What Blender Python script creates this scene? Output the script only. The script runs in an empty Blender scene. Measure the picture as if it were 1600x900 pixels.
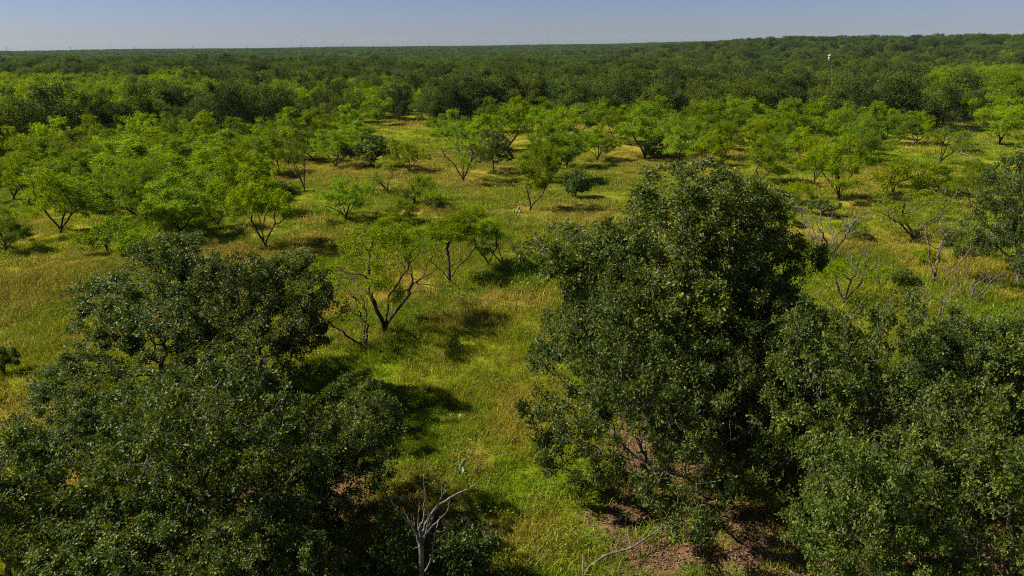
import bpy, math, random
import numpy as np
from mathutils import Matrix, Vector

SC = bpy.context.scene
COL = SC.collection
RAD = math.radians

# ------------------------------------------------------------------ camera
CAM_H = 12.5
PITCH, ROLL = 19.75, -0.62
FPX = 1600 * 24.0 / 36.0
cam_data = bpy.data.cameras.new('camera')
cam_data.lens = 24.0
cam_data.sensor_width = 36.0
cam_data.clip_start = 0.1
cam_data.clip_end = 20000
cam = bpy.data.objects.new('camera', cam_data)
COL.objects.link(cam)
CAM_ROT = Matrix.Rotation(RAD(90 - PITCH), 3, 'X') @ Matrix.Rotation(RAD(ROLL), 3, 'Z')
cam.matrix_world = Matrix.Translation((0, 0, CAM_H)) @ CAM_ROT.to_4x4()
SC.camera = cam

# ------------------------------------------------------------------ light
SUN_EL = 46.0
SUN_AZ = -85.0      # degrees clockwise from +Y: negative = left of the view
wd = bpy.data.worlds.new('World')
SC.world = wd
wd.use_nodes = True
wn = wd.node_tree
bg = wn.nodes['Background']
sky = wn.nodes.new('ShaderNodeTexSky')
sky.sky_type = 'NISHITA'
sky.sun_disc = False
sky.sun_elevation = RAD(SUN_EL)
sky.sun_rotation = RAD(SUN_AZ)
sky.altitude = 800
sky.air_density = 0.8
sky.dust_density = 0.8
sky.ozone_density = 5.0
tint = wn.nodes.new('ShaderNodeMix')
tint.data_type = 'RGBA'
tint.blend_type = 'MULTIPLY'
tint.inputs[0].default_value = 1.0
tint.inputs[7].default_value = (0.85, 0.775, 0.89, 1.0)
wn.links.new(sky.outputs[0], tint.inputs[6])
wn.links.new(tint.outputs[2], bg.inputs[0])
bg.inputs[1].default_value = 0.05
sd = bpy.data.lights.new('sun', 'SUN')
sd.energy = 5.0
sd.angle = RAD(0.53)
sd.color = (1.0, 0.93, 0.80)
sun = bpy.data.objects.new('sun', sd)
COL.objects.link(sun)
sv = Vector((math.sin(RAD(SUN_AZ)) * math.cos(RAD(SUN_EL)), math.cos(RAD(SUN_AZ)) * math.cos(RAD(SUN_EL)), math.sin(RAD(SUN_EL))))
sun.rotation_euler = sv.to_track_quat('Z', 'Y').to_euler()
sun.location = sv * 60
SC.view_settings.view_transform = 'Standard'
SC.view_settings.look = 'None'
SC.view_settings.gamma = 1
SC.view_settings.exposure = 0.87
SC.cycles.use_denoising = False
SC.cycles.filter_width = 1.05
SC.cycles.max_bounces = 8
SC.cycles.diffuse_bounces = 4
SC.cycles.glossy_bounces = 1
SC.cycles.transmission_bounces = 5
SC.cycles.volume_bounces = 1
SC.cycles.sample_clamp_indirect = 4.0

# ------------------------------------------------------------------ helpers
rng = np.random.default_rng(7)


def sstep(a, b, x):
    t = np.clip((np.asarray(x, float) - a) / (b - a), 0, 1)
    return t * t * (3 - 2 * t)


def terrain(x, y):
    x = np.asarray(x, float); y = np.asarray(y, float)
    r = np.hypot(x, y)
    und = 0.22 * np.sin(x * 0.061 + 1.3) * np.cos(y * 0.047 - 0.4) + 0.10 * np.sin(x * 0.17 - y * 0.13)
    und = und * sstep(14, 45, r)
    big = 1.6 * np.sin(x * 0.0093 + 0.6) * np.sin(y * 0.0081 + 1.1) * sstep(140, 400, r)
    left = -9.5 * sstep(240, 700, y) + 5.0 * sstep(700, 1900, y) - 30 * sstep(2300, 4500, y)
    right = -2.5 * sstep(150, 300, y) + 8.9 * sstep(300, 680, y) - 4.0 * sstep(720, 1200, y) - 25 * sstep(2300, 4500, y)
    t = sstep(0.02, 0.42, x / np.maximum(np.abs(y), 40))
    return und + big + left * (1 - t) + right * t


def ray(px, py):
    d = CAM_ROT @ Vector(((px - 800) / FPX, -(py - 450) / FPX, -1.0))
    return d


def ground(px, py):
    d = ray(px, py)
    z = 0.0
    for _ in range(6):
        t = (z - CAM_H) / d.z
        x, y = d.x * t, d.y * t
        z = float(terrain(x, y))
    return Vector((x, y, z))


def to_px(x, y, z):
    v = CAM_ROT.transposed() @ Vector((x, y, z - CAM_H))
    return 800 + FPX * v.x / -v.z, 450 - FPX * v.y / -v.z


def mesh_np(name, V, F, mats, midx=None, rnd=None, smooth=True):
    """V (n,3), F list of int arrays (m,k) with various k"""
    me = bpy.data.meshes.new(name)
    me.vertices.add(len(V))
    me.vertices.foreach_set('co', np.ascontiguousarray(V, np.float32).ravel())
    nl = sum(f.size for f in F)
    npoly = sum(len(f) for f in F)
    me.loops.add(nl)
    me.polygons.add(npoly)
    me.loops.foreach_set('vertex_index', np.concatenate([f.ravel() for f in F]).astype(np.int32))
    tot = np.concatenate([np.full(len(f), f.shape[1]) for f in F]).astype(np.int32)
    start = np.concatenate([[0], np.cumsum(tot)[:-1]]).astype(np.int32)
    me.polygons.foreach_set('loop_start', start)
    if midx is not None:
        me.polygons.foreach_set('material_index', np.concatenate(midx).astype(np.int32))
    for m in mats:
        me.materials.append(m)
    if rnd is not None:
        a = me.attributes.new('rnd', 'FLOAT', 'POINT')
        a.data.foreach_set('value', rnd.astype(np.float32))
    me.update(calc_edges=True)
    me.polygons.foreach_set('use_smooth', np.full(npoly, smooth, dtype=bool))
    return me


def new_obj(name, data, parent=None):
    o = bpy.data.objects.new(name, data)
    COL.objects.link(o)
    if parent is not None:
        o.parent = parent
    return o


def tag(o, label=None, cat=None, group=None, kind=None):
    if label: o['label'] = label
    if cat: o['category'] = cat
    if group: o['group'] = group
    if kind: o['kind'] = kind
    return o


# ------------------------------------------------------------------ materials
def mat(name):
    m = bpy.data.materials.new(name)
    m.use_nodes = True
    nt = m.node_tree
    for n in list(nt.nodes):
        nt.nodes.remove(n)
    out = nt.nodes.new('ShaderNodeOutputMaterial')
    return m, nt, out


def nd(nt, typ, **kw):
    n = nt.nodes.new(typ)
    for k, v in kw.items():
        setattr(n, k, v)
    return n


def mixc(nt, fac, a, b, blend='MIX'):
    n = nd(nt, 'ShaderNodeMix', data_type='RGBA', blend_type=blend)
    for sock, v in ((n.inputs[0], fac), (n.inputs[6], a), (n.inputs[7], b)):
        if hasattr(v, 'is_output'):
            nt.links.new(v, sock)
        elif isinstance(v, (tuple, list)):
            sock.default_value = (*v, 1.0) if len(v) == 3 else v
        else:
            sock.default_value = v
    return n.outputs[2]


def mth(nt, op, a, b=None, c=None, clamp=False):
    n = nd(nt, 'ShaderNodeMath', operation=op, use_clamp=clamp)
    for i, v in enumerate((a, b, c)):
        if v is None: continue
        if hasattr(v, 'is_output'):
            nt.links.new(v, n.inputs[i])
        else:
            n.inputs[i].default_value = v
    return n.outputs[0]


def ramp01(nt, v, lo, hi):
    n = nd(nt, 'ShaderNodeMapRange', interpolation_type='SMOOTHSTEP')
    nt.links.new(v, n.inputs[0])
    n.inputs[1].default_value = lo
    n.inputs[2].default_value = hi
    return n.outputs[0]


def noise(nt, vec, scale, detail=3, rough=0.55):
    n = nd(nt, 'ShaderNodeTexNoise')
    n.inputs['Scale'].default_value = scale
    n.inputs['Detail'].default_value = detail
    n.inputs['Roughness'].default_value = rough
    if vec is not None:
        nt.links.new(vec, n.inputs['Vector'])
    return n.outputs[0]


def leaf_mat(name, dark, light, back, trans, t_amt, rough, spec, tree_var=0.5, young=None):
    m, nt, out = mat(name)
    at = nd(nt, 'ShaderNodeAttribute', attribute_name='rnd')
    oi = nd(nt, 'ShaderNodeObjectInfo')
    geo = nd(nt, 'ShaderNodeNewGeometry')
    c = mixc(nt, at.outputs['Fac'], dark, light)
    if young:
        c = mixc(nt, mth(nt, 'MULTIPLY', ramp01(nt, at.outputs['Fac'], 0.80, 1.0), 0.7), c, young)
    hsv = nd(nt, 'ShaderNodeHueSaturation')
    hsv.inputs['Hue'].default_value = 0.5
    nt.links.new(mth(nt, 'MULTIPLY_ADD', oi.outputs['Random'], 0.026 * tree_var, 0.5 - 0.017 * tree_var), hsv.inputs['Hue'])
    nt.links.new(mth(nt, 'MULTIPLY_ADD', oi.outputs['Random'], -0.10 * tree_var, 1.0 + 0.05 * tree_var), hsv.inputs['Saturation'])
    r2 = mth(nt, 'FRACT', mth(nt, 'MULTIPLY', oi.outputs['Random'], 7.31))
    nt.links.new(mth(nt, 'MULTIPLY_ADD', r2, 0.6 * tree_var, 1.0 - 0.3 * tree_var), hsv.inputs['Value'])
    nt.links.new(c, hsv.inputs['Color'])
    cc = mixc(nt, mth(nt, 'MULTIPLY', geo.outputs['Backfacing'], 0.6), hsv.outputs[0], back)
    p = nd(nt, 'ShaderNodeBsdfPrincipled')
    nt.links.new(cc, p.inputs['Base Color'])
    p.inputs['Roughness'].default_value = rough
    p.inputs['Specular IOR Level'].default_value = spec
    tr = nd(nt, 'ShaderNodeBsdfTranslucent')
    tc = mixc(nt, 1.0, hsv.outputs[0], trans, 'MULTIPLY')
    nt.links.new(tc, tr.inputs[0])
    mx = nd(nt, 'ShaderNodeMixShader')
    mx.inputs[0].default_value = t_amt
    nt.links.new(p.outputs[0], mx.inputs[1])
    nt.links.new(tr.outputs[0], mx.inputs[2])
    nt.links.new(mx.outputs[0], out.inputs[0])
    return m


def bark_mat(name, c1, c2, scale=9.0, rough=0.9):
    m, nt, out = mat(name)
    tc = nd(nt, 'ShaderNodeTexCoord')
    mp = nd(nt, 'ShaderNodeMapping')
    mp.inputs['Scale'].default_value = (1, 1, 0.25)
    nt.links.new(tc.outputs['Object'], mp.inputs[0])
    n1 = noise(nt, mp.outputs[0], scale, 5, 0.65)
    n2 = noise(nt, tc.outputs['Object'], 1.7, 2)
    f = ramp01(nt, mth(nt, 'ADD', mth(nt, 'MULTIPLY', n1, 0.7), mth(nt, 'MULTIPLY', n2, 0.3)), 0.38, 0.62)
    p = nd(nt, 'ShaderNodeBsdfPrincipled')
    nt.links.new(mixc(nt, f, c1, c2), p.inputs['Base Color'])
    p.inputs['Roughness'].default_value = rough
    p.inputs['Specular IOR Level'].default_value = 0.2
    b = nd(nt, 'ShaderNodeBump')
    b.inputs['Strength'].default_value = 0.6
    b.inputs['Distance'].default_value = 0.02
    nt.links.new(n1, b.inputs['Height'])
    nt.links.new(b.outputs[0], p.inputs['Normal'])
    nt.links.new(p.outputs[0], out.inputs[0])
    return m


M_OAK = leaf_mat('oak_leaf', (0.024, 0.048, 0.005), (0.108, 0.150, 0.018), (0.115, 0.145, 0.034), (1.7, 1.7, 0.4), 0.26, 0.45, 0.26, 0.9, (0.20, 0.215, 0.030))
M_OAKF = leaf_mat('woodland_oak_leaf', (0.034, 0.060, 0.006), (0.100, 0.142, 0.016), (0.095, 0.125, 0.030), (1.6, 1.7, 0.4), 0.28, 0.6, 0.12, 1.8)
M_MESQ = leaf_mat('mesquite_leaf', (0.066, 0.132, 0.002), (0.225, 0.320, 0.003), (0.18, 0.25, 0.005), (1.6, 1.5, 0.25), 0.42, 0.65, 0.05, 1.2)
M_SHRUB = leaf_mat('shrub_leaf', (0.040, 0.070, 0.006), (0.105, 0.160, 0.016), (0.10, 0.14, 0.03), (1.5, 1.5, 0.5), 0.3, 0.5, 0.2, 0.8)
M_BARK = bark_mat('oak_bark', (0.030, 0.026, 0.021), (0.150, 0.130, 0.108))
M_MBARK = bark_mat('mesquite_bark', (0.014, 0.011, 0.009), (0.075, 0.058, 0.045))
M_DEAD = bark_mat('dead_wood', (0.075, 0.064, 0.055), (0.235, 0.205, 0.178))
M_DEADG = bark_mat('grey_dead_twigs', (0.050, 0.042, 0.036), (0.165, 0.140, 0.120))
M_DEADR = bark_mat('weathered_red_wood', (0.085, 0.050, 0.033), (0.220, 0.150, 0.105))

# world-space zones (cx, cy, rx, ry): leaf litter under the oaks, dry tan grass
LITTER = []
for (px, py, rx, ry) in ((1090, 830, 3.8, 2.8), (1330, 800, 5.0, 5.0), (1040, 700, 2.2, 3.2), (1150, 680, 3.6, 4.6), (450, 770, 3.2, 2.2), (700, 835, 1.4, 1.2)):
    g = ground(px, py)
    LITTER.append((g.x, g.y, rx, ry))
DRY = []
for (px, py, rx, ry) in ((60, 455, 5.5, 8.0), (320, 400, 6, 4), (690, 270, 9, 14), (560, 262, 7, 10), (480, 262, 5, 9), (900, 330, 7, 10), (1020, 250, 9, 12), (1390, 380, 4, 5), (1440, 290, 8, 9), (1480, 410, 5, 4), (800, 850, 2.4, 1.6), (650, 770, 1.5, 1.2), (815, 650, 1.1, 2.4), (720, 500, 2.5, 1.6), (50, 640, 2, 3)):
    g = ground(px, py)
    DRY.append((g.x, g.y, rx, ry))


def wave(x, y, s, k):
    return np.sin(x / s + k) * np.cos(y / s * 1.13 - 1.7 * k) + 0.6 * np.sin((x + y) / s * 1.9 + 2.1 * k) + 0.4 * np.cos((x - 1.4 * y) / s * 3.1 + k)


def in_zone(x, y, zones):
    m = np.full(np.shape(x), 9.0)
    for (cx, cy, rx, ry) in zones:
        m = np.minimum(m, np.hypot((x - cx) / rx, (y - cy) / ry))
    return m


_lat = np.random.default_rng(17).random((256, 256))


def vnoise(x, y, scale, octaves=4, rough=0.55):
    """smooth value noise, 0..1"""
    tot = np.zeros(np.shape(x)); amp, norm = 1.0, 0.0
    f = scale
    for o in range(octaves):
        u, v = np.asarray(x) * f + 31.7 * o + 1000, np.asarray(y) * f + 17.3 * o + 1000
        i, j = np.floor(u).astype(int), np.floor(v).astype(int)
        fu, fv = u - i, v - j
        fu = fu * fu * (3 - 2 * fu); fv = fv * fv * (3 - 2 * fv)
        g = lambda p, q: _lat[p % 256, q % 256]
        tot = tot + amp * ((g(i, j) * (1 - fu) + g(i + 1, j) * fu) * (1 - fv) + (g(i, j + 1) * (1 - fu) + g(i + 1, j + 1) * fu) * fv)
        norm += amp; amp *= rough; f *= 2.03
    return tot / norm


def turf_fields(x, y):
    """how olive, how dry (tan), how littered the turf is at a place"""
    olive = sstep(0.40, 0.61, vnoise(x, y, 0.16, 5, 0.7))
    dz = sstep(1.25, 0.35, in_zone(x, y, DRY) + 1.1 * (vnoise(x, y, 0.4, 3) - 0.5))
    dry = np.maximum(0.5 * dz, 0.85 * sstep(0.53, 0.69, vnoise(x + 400, y, 0.24, 5, 0.75)))
    lit = sstep(1.15, 0.7, in_zone(x, y, LITTER) + 1.3 * (vnoise(x, y, 0.9, 4, 0.6) - 0.5))
    return olive, dry, lit


GREEN, OLIVE, TAN, STRAW = (0.135, 0.212, 0.005), (0.228, 0.248, 0.012), (0.350, 0.250, 0.045), (0.38, 0.35, 0.10)


def make_ground_mat():
    m, nt, out = mat('ground')
    geo = nd(nt, 'ShaderNodeNewGeometry')
    pos = geo.outputs['Position']
    at = nd(nt, 'ShaderNodeAttribute', attribute_name='turf')
    sp = nd(nt, 'ShaderNodeSeparateColor')
    nt.links.new(at.outputs['Color'], sp.inputs[0])
    nz = nd(nt, 'ShaderNodeTexNoise')
    nz.inputs['Scale'].default_value = 3.5
    nz.inputs['Detail'].default_value = 5
    nz.inputs['Roughness'].default_value = 0.75
    nt.links.new(pos, nz.inputs['Vector'])
    n1 = nz.outputs[0]
    c = mixc(nt, sp.outputs[0], GREEN, OLIVE)
    c = mixc(nt, sp.outputs[1], c, TAN)
    soil = mixc(nt, n1, (0.12, 0.058, 0.026), (0.32, 0.170, 0.085))
    c = mixc(nt, ramp01(nt, n1, 0.57, 0.76), c, soil)
    lit = mixc(nt, ramp01(nt, n1, 0.36, 0.64), (0.052, 0.030, 0.016), (0.205, 0.120, 0.062))
    c = mixc(nt, sp.outputs[2], c, lit)
    v = nd(nt, 'ShaderNodeVectorMath', operation='SCALE')
    nt.links.new(c, v.inputs[0])
    nt.links.new(mth(nt, 'MULTIPLY_ADD', n1, 0.9, 0.35), v.inputs['Scale'])
    p = nd(nt, 'ShaderNodeBsdfDiffuse')
    nt.links.new(v.outputs[0], p.inputs[0])
    b = nd(nt, 'ShaderNodeBump')
    b.inputs['Strength'].default_value = 0.8
    b.inputs['Distance'].default_value = 0.08
    nt.links.new(n1, b.inputs['Height'])
    nt.links.new(b.outputs[0], p.inputs['Normal'])
    nt.links.new(p.outputs[0], out.inputs[0])
    return m


def make_grass_mat(name, mul, straw):
    m, nt, out = mat(name)
    it = nd(nt, 'ShaderNodeAttribute', attribute_name='turf', attribute_type='INSTANCER')
    sp = nd(nt, 'ShaderNodeSeparateColor')
    nt.links.new(it.outputs['Color'], sp.inputs[0])
    at = nd(nt, 'ShaderNodeAttribute', attribute_name='rnd')
    c = mixc(nt, sp.outputs[0], GREEN, OLIVE)
    c = mixc(nt, sp.outputs[1], c, TAN)
    c = mixc(nt, ramp01(nt, at.outputs['Fac'], 1.0 - straw, 1.0), c, STRAW)
    v = mth(nt, 'MULTIPLY', mth(nt, 'MULTIPLY_ADD', at.outputs['Fac'], 0.6, 0.66), mth(nt, 'MULTIPLY_ADD', sp.outputs[2], 0.7, 0.65))
    vm = nd(nt, 'ShaderNodeVectorMath', operation='SCALE')
    nt.links.new(c, vm.inputs[0])
    nt.links.new(v, vm.inputs['Scale'])
    c2 = mixc(nt, 1.0, vm.outputs[0], mul, 'MULTIPLY')
    d = nd(nt, 'ShaderNodeBsdfDiffuse')
    nt.links.new(c2, d.inputs[0])
    t = nd(nt, 'ShaderNodeBsdfTranslucent')
    nt.links.new(c2, t.inputs[0])
    mx = nd(nt, 'ShaderNodeMixShader')
    mx.inputs[0].default_value = 0.35
    nt.links.new(d.outputs[0], mx.inputs[1])
    nt.links.new(t.outputs[0], mx.inputs[2])
    nt.links.new(mx.outputs[0], out.inputs[0])
    return m


M_GROUND = make_ground_mat()
M_GRASS = make_grass_mat('grass_blade', (1.0, 1.0, 1.0), 0.16)
M_WEED = make_grass_mat('weed_leaf', (0.62, 1.0, 0.8), 0.05)
M_LITTER = leaf_mat('dead_leaf', (0.055, 0.030, 0.016), (0.31, 0.190, 0.105), (0.19, 0.125, 0.08), (1, 0.9, 0.8), 0.1, 0.8, 0.2, 0.2)

# ------------------------------------------------------------------ ground sheet
rr = np.concatenate([[0.0], np.geomspace(2.0, 4200, 240)])
th = np.linspace(0, 2 * np.pi, 481)[:-1]
R, T = np.meshgrid(rr, th, indexing='ij')
X, Y = R * np.sin(T), R * np.cos(T)
Z = terrain(X, Y)
V = np.stack([X, Y, Z], -1).reshape(-1, 3)
n = len(th)
ii, jj = np.meshgrid(np.arange(len(rr) - 1), np.arange(n), indexing='ij')
a = ii * n + jj; b = ii * n + (jj + 1) % n
F = np.stack([a, a + n, b + n, b], -1).reshape(-1, 4)
gme = mesh_np('ground', V, [F], [M_GROUND])
tf = np.stack([*turf_fields(V[:, 0], V[:, 1]), np.ones(len(V))], -1)
ga = gme.attributes.new('turf', 'FLOAT_COLOR', 'POINT')
ga.data.foreach_set('color', tf.astype(np.float32).ravel())
tag(new_obj('ground', gme), kind='structure')


# ------------------------------------------------------------------ tree skeletons
def colonize(att, nodes, parents, step, kill, rng, gravity=0.0, iters=140, wander=0.25):
    P = [np.array(p, float) for p in nodes]
    par = list(parents)
    att = att.copy()
    A = len(att)
    pos = np.array(P)
    d = np.linalg.norm(att[:, None] - pos[None], axis=2)
    near = d.argmin(1); nd_ = d.min(1)
    alive = np.ones(A, bool)
    for it in range(iters):
        idx = np.where(alive)[0]
        if len(idx) == 0: break
        pos = np.array(P)
        vec = att[idx] - pos[near[idx]]
        vec /= np.linalg.norm(vec, axis=1, keepdims=True) + 1e-9
        acc = np.zeros_like(pos)
        np.add.at(acc, near[idx], vec)
        src = np.unique(near[idx])
        dirs = acc[src]
        dirs /= np.linalg.norm(dirs, axis=1, keepdims=True) + 1e-9
        dirs += rng.normal(0, wander, dirs.shape)
        dirs[:, 2] += gravity
        dirs /= np.linalg.norm(dirs, axis=1, keepdims=True) + 1e-9
        new = pos[src] + dirs * step
        base = len(P)
        P.extend(list(new)); par.extend(src.tolist())
        dn = np.linalg.norm(att[idx][:, None] - new[None], axis=2)
        k = dn.argmin(1); m = dn.min(1)
        better = m < nd_[idx]
        near[idx[better]] = base + k[better]
        nd_[idx] = np.minimum(nd_[idx], m)
        alive[idx[nd_[idx] < kill]] = False
    return np.array(P), np.array(par)


def radii(par, tip=0.007, e=2.35, mul=1.0):
    n = len(par)
    acc = np.zeros(n)
    child = np.zeros(n, int)
    r = np.zeros(n)
    for i in range(n - 1, -1, -1):
        r[i] = acc[i] ** (1 / e) if acc[i] > 0 else tip
        if par[i] >= 0:
            acc[par[i]] += r[i] ** e
            child[par[i]] += 1
    return r * mul, child


def tubes(P, par, r, k_thick=7, thin=0.02, flare=None):
    """tube mesh of a parent-indexed skeleton (parents before children)"""
    n = len(P)
    D = np.zeros_like(P)
    e = par >= 0
    D[e] = P[e] - P[par[e]]
    L = np.linalg.norm(D, axis=1, keepdims=True)
    D = D / np.maximum(L, 1e-9)
    main = np.full(n, -1)
    for i in np.where(e)[0]:
        p = par[i]
        if main[p] < 0 or r[i] > r[main[p]]:
            main[p] = i
    for i in np.where(~e)[0]:
        D[i] = D[main[i]] if main[i] >= 0 else (0, 0, 1)
    S = D.copy()
    has = main >= 0
    S[has] = D[has] + D[main[has]]
    S /= np.linalg.norm(S, axis=1, keepdims=True) + 1e-9
    Vs, Fs = [], []
    off = 0
    for thick in (True, False):
        sel = np.where(e & ((r > thin) == thick))[0]
        if len(sel) == 0: continue
        k = k_thick if thick else 3
        p = par[sel]
        ism = main[p] == sel
        d0 = np.where(ism[:, None], S[p], D[sel]); r0 = np.where(ism, r[p], np.minimum(r[p], r[sel] * 1.25))
        d1 = S[sel]; r1 = r[sel]

        def ring(c, d, rad):
            ref = np.tile(np.array([[0.91, 0.41, 0.05]]), (len(d), 1))
            par_ = np.abs((d * ref).sum(1)) > 0.93
            ref[par_] = (0.1, -0.3, 0.95)
            u = np.cross(d, ref); u /= np.linalg.norm(u, axis=1, keepdims=True)
            v = np.cross(d, u)
            a = np.linspace(0, 2 * np.pi, k, endpoint=False)
            return c[:, None] + rad[:, None, None] * (np.cos(a)[None, :, None] * u[:, None] + np.sin(a)[None, :, None] * v[:, None])
        A = ring(P[p], d0, r0); B = ring(P[sel], d1, r1)
        m = len(sel)
        Vs.append(np.concatenate([A, B], 1).reshape(-1, 3))
        bi = off + np.arange(m)[:, None] * 2 * k
        j = np.arange(k)[None]
        jn = (j + 1) % k
        Fs.append(np.stack([bi + j, bi + jn, bi + k + jn, bi + k + j], -1).reshape(-1, 4))
        off += m * 2 * k
    return np.concatenate(Vs), np.concatenate(Fs)


# leaf outlines, x along the blade (0..1), y across
LOBED = (np.array([[0, 0, 0], [0.30, 0.26, 0.05], [0.42, 0.10, 0.0], [0.66, 0.40, 0.05], [1.0, 0.0, -0.12], [0.66, -0.40, 0.05], [0.42, -0.10, 0.0], [0.30, -0.26, 0.05]]),
         [np.array([[0, 6, 2, 1], [0, 7, 6, 0][0:4]])])
LOBED = (LOBED[0], [np.array([[0, 7, 6, 2], [0, 6, 2, 1]])[:0].reshape(0, 4), np.array([[0, 2, 1], [0, 7, 6], [0, 6, 2], [2, 4, 3], [6, 5, 4], [2, 6, 4]])])
DIAMOND = (np.array([[0, 0, 0], [0.55, -0.36, 0.06], [1.0, 0, -0.10], [0.55, 0.36, 0.06]]), [np.array([[0, 1, 2], [0, 2, 3]])])
STRIP = (np.array([[0, -0.5, 0], [0, 0.5, 0], [1.0, 0.35, -0.22], [1.0, -0.35, -0.22]]), [np.array([[0, 3, 2, 1]])])


def place_leaves(C, X_, N_, size, width, tmpl):
    T, Fs = tmpl
    X_ = X_ / (np.linalg.norm(X_, axis=1, keepdims=True) + 1e-9)
    Y_ = np.cross(N_, X_); Y_ /= np.linalg.norm(Y_, axis=1, keepdims=True) + 1e-9
    Z_ = np.cross(X_, Y_)
    s = size[:, None, None]; w = width[:, None, None]
    V = C[:, None] + s * T[None, :, 0:1] * X_[:, None] + w * T[None, :, 1:2] * Y_[:, None] + s * T[None, :, 2:3] * Z_[:, None]
    m = len(T)
    out = []
    for f in Fs:
        if len(f) == 0: continue
        out.append((np.arange(len(C))[:, None, None] * m + f[None]).reshape(-1, f.shape[1]))
    return V.reshape(-1, 3), out, m


def foliage(P, par, r, child, rng, count, thin, sig, size, width, tmpl, up=0.55, droop=0.0, pick=None, clump=0.0):
    tips = np.where((r < thin) & (par >= 0))[0]
    if pick is not None:
        tips = tips[pick(P[tips])]
    w = np.where(child[tips] == 0, 2.2, 1.0)
    # uneven: some sprays full, some thin
    w = w * rng.gamma(1.6, 1.0, len(tips))
    # clumps and gaps through the crown
    if clump:
        q3 = P[tips] / clump
        ph = rng.uniform(0, 6.28, 9)
        f3 = np.sin(q3[:, 0] + ph[0] + 1.3 * np.sin(q3[:, 1] * 0.8 + ph[1])) + np.sin(q3[:, 1] * 1.17 + ph[2] + 1.2 * np.sin(q3[:, 2] + ph[3])) + np.sin(q3[:, 2] * 1.4 + ph[4] + q3[:, 0] * 0.7)
        w = w * np.clip(0.62 + 0.42 * f3, 0.06, 2.0)
    q = rng.choice(len(tips), count, p=w / w.sum())
    t = tips[q]
    C = P[t] + (P[par[t]] - P[t]) * rng.uniform(0, 0.9, (count, 1)) + rng.normal(0, sig, (count, 3)) * (1, 1, 0.8)
    cen = P.mean(0)
    outw = C - P[par[t]]
    outw /= np.linalg.norm(outw, axis=1, keepdims=True) + 1e-9
    Xd = outw + rng.normal(0, 0.6, (count, 3))
    Xd[:, 2] -= droop
    N = rng.normal(0, 1, (count, 3)) * (1 - up) + np.array([0, 0, 1.0]) * up + 0.25 * up * (C - cen) / np.linalg.norm(C - cen, axis=1, keepdims=True)
    N /= np.linalg.norm(N, axis=1, keepdims=True) + 1e-9
    sz = size * rng.uniform(0.6, 1.35, count)
    V, F, m = place_leaves(C, Xd, N, sz, sz * width, tmpl)
    spray = rng.normal(0, 0.16, len(P))[t]
    rnd = np.clip(rng.beta(1.6, 1.8, count) + spray, 0, 1)
    return V, F, np.repeat(rnd, m)


def lobes_points(rng, lobes, n, shell=0.55):
    vol = np.array([l[3] * l[4] * l[5] for l in lobes]) ** 0.8
    k = rng.choice(len(lobes), n, p=vol / vol.sum())
    L = np.array(lobes)[k]
    d = rng.normal(size=(n, 3)); d /= np.linalg.norm(d, axis=1, keepdims=True)
    rad = rng.uniform(shell ** 3, 1, n) ** (1 / 3)
    return L[:, :3] + d * rad[:, None] * L[:, 3:6]


class Tree:
    pass


def limb_parts(P, par, r, split_r, bm, thin=0.02, most=14):
    """trunk with its forks, and each main limb (a whole sub-branch) as a part of its own"""
    n = len(P)
    size = np.ones(n, int)
    for i in range(n - 1, 0, -1):
        if par[i] >= 0:
            size[par[i]] += size[i]
    big = r > split_r
    roots = [i for i in range(n) if par[i] >= 0 and not big[i] and big[par[i]]]
    roots = sorted(roots, key=lambda i: -size[i])[:most]
    roots = [i for i in roots if size[i] > 10]
    lab = np.zeros(n, int)
    rid = {i: k + 1 for k, i in enumerate(roots)}
    for i in range(n):
        lab[i] = rid[i] if i in rid else (lab[par[i]] if par[i] >= 0 else 0)
    out = []
    for k in range(len(roots) + 1):
        m = np.where(lab == k, par, -1)
        if not (m >= 0).any():
            continue
        V, F = tubes(P, m, r, thin=thin)
        nm = 'trunk' if k == 0 else 'limb'
        out.append((nm, mesh_np(nm, V, [F], [bm])))
    return out


def finish(P, par, r, V, F, rnd, lm, bm, split_r):
    """woody skeleton into trunk + branches + crown meshes"""
    t = Tree()
    t.H = float(np.percentile(V[:, 2], 99.5)) if V is not None else float(P[:, 2].max())
    src = V if V is not None else P
    t.W = float(np.percentile(src[:, 0], 98.5) - np.percentile(src[:, 0], 1.5) + np.percentile(src[:, 1], 98.5) - np.percentile(src[:, 1], 1.5)) / 2
    t.wood = tubes(P, par, r)
    t.bm = bm
    t.leaf = (V, F, rnd)
    t.P, t.par, t.r = P, par, r
    t.parts = limb_parts(P, par, r, split_r, bm)
    if V is not None:
        t.parts.append(('crown', mesh_np('crown', V, F, [lm], rnd=rnd, smooth=False)))
    return t


def joined(t, lm, bm):
    Vw, Fw = t.wood
    V, F, rnd = t.leaf
    VV = np.concatenate([Vw, V])
    FF = [Fw] + [f + len(Vw) for f in F]
    mi = [np.zeros(len(Fw))] + [np.ones(len(f)) for f in F]
    rr_ = np.concatenate([np.zeros(len(Vw)), rnd])
    return mesh_np('tree', VV, FF, [bm, lm], midx=mi, rnd=rr_, smooth=False)


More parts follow.
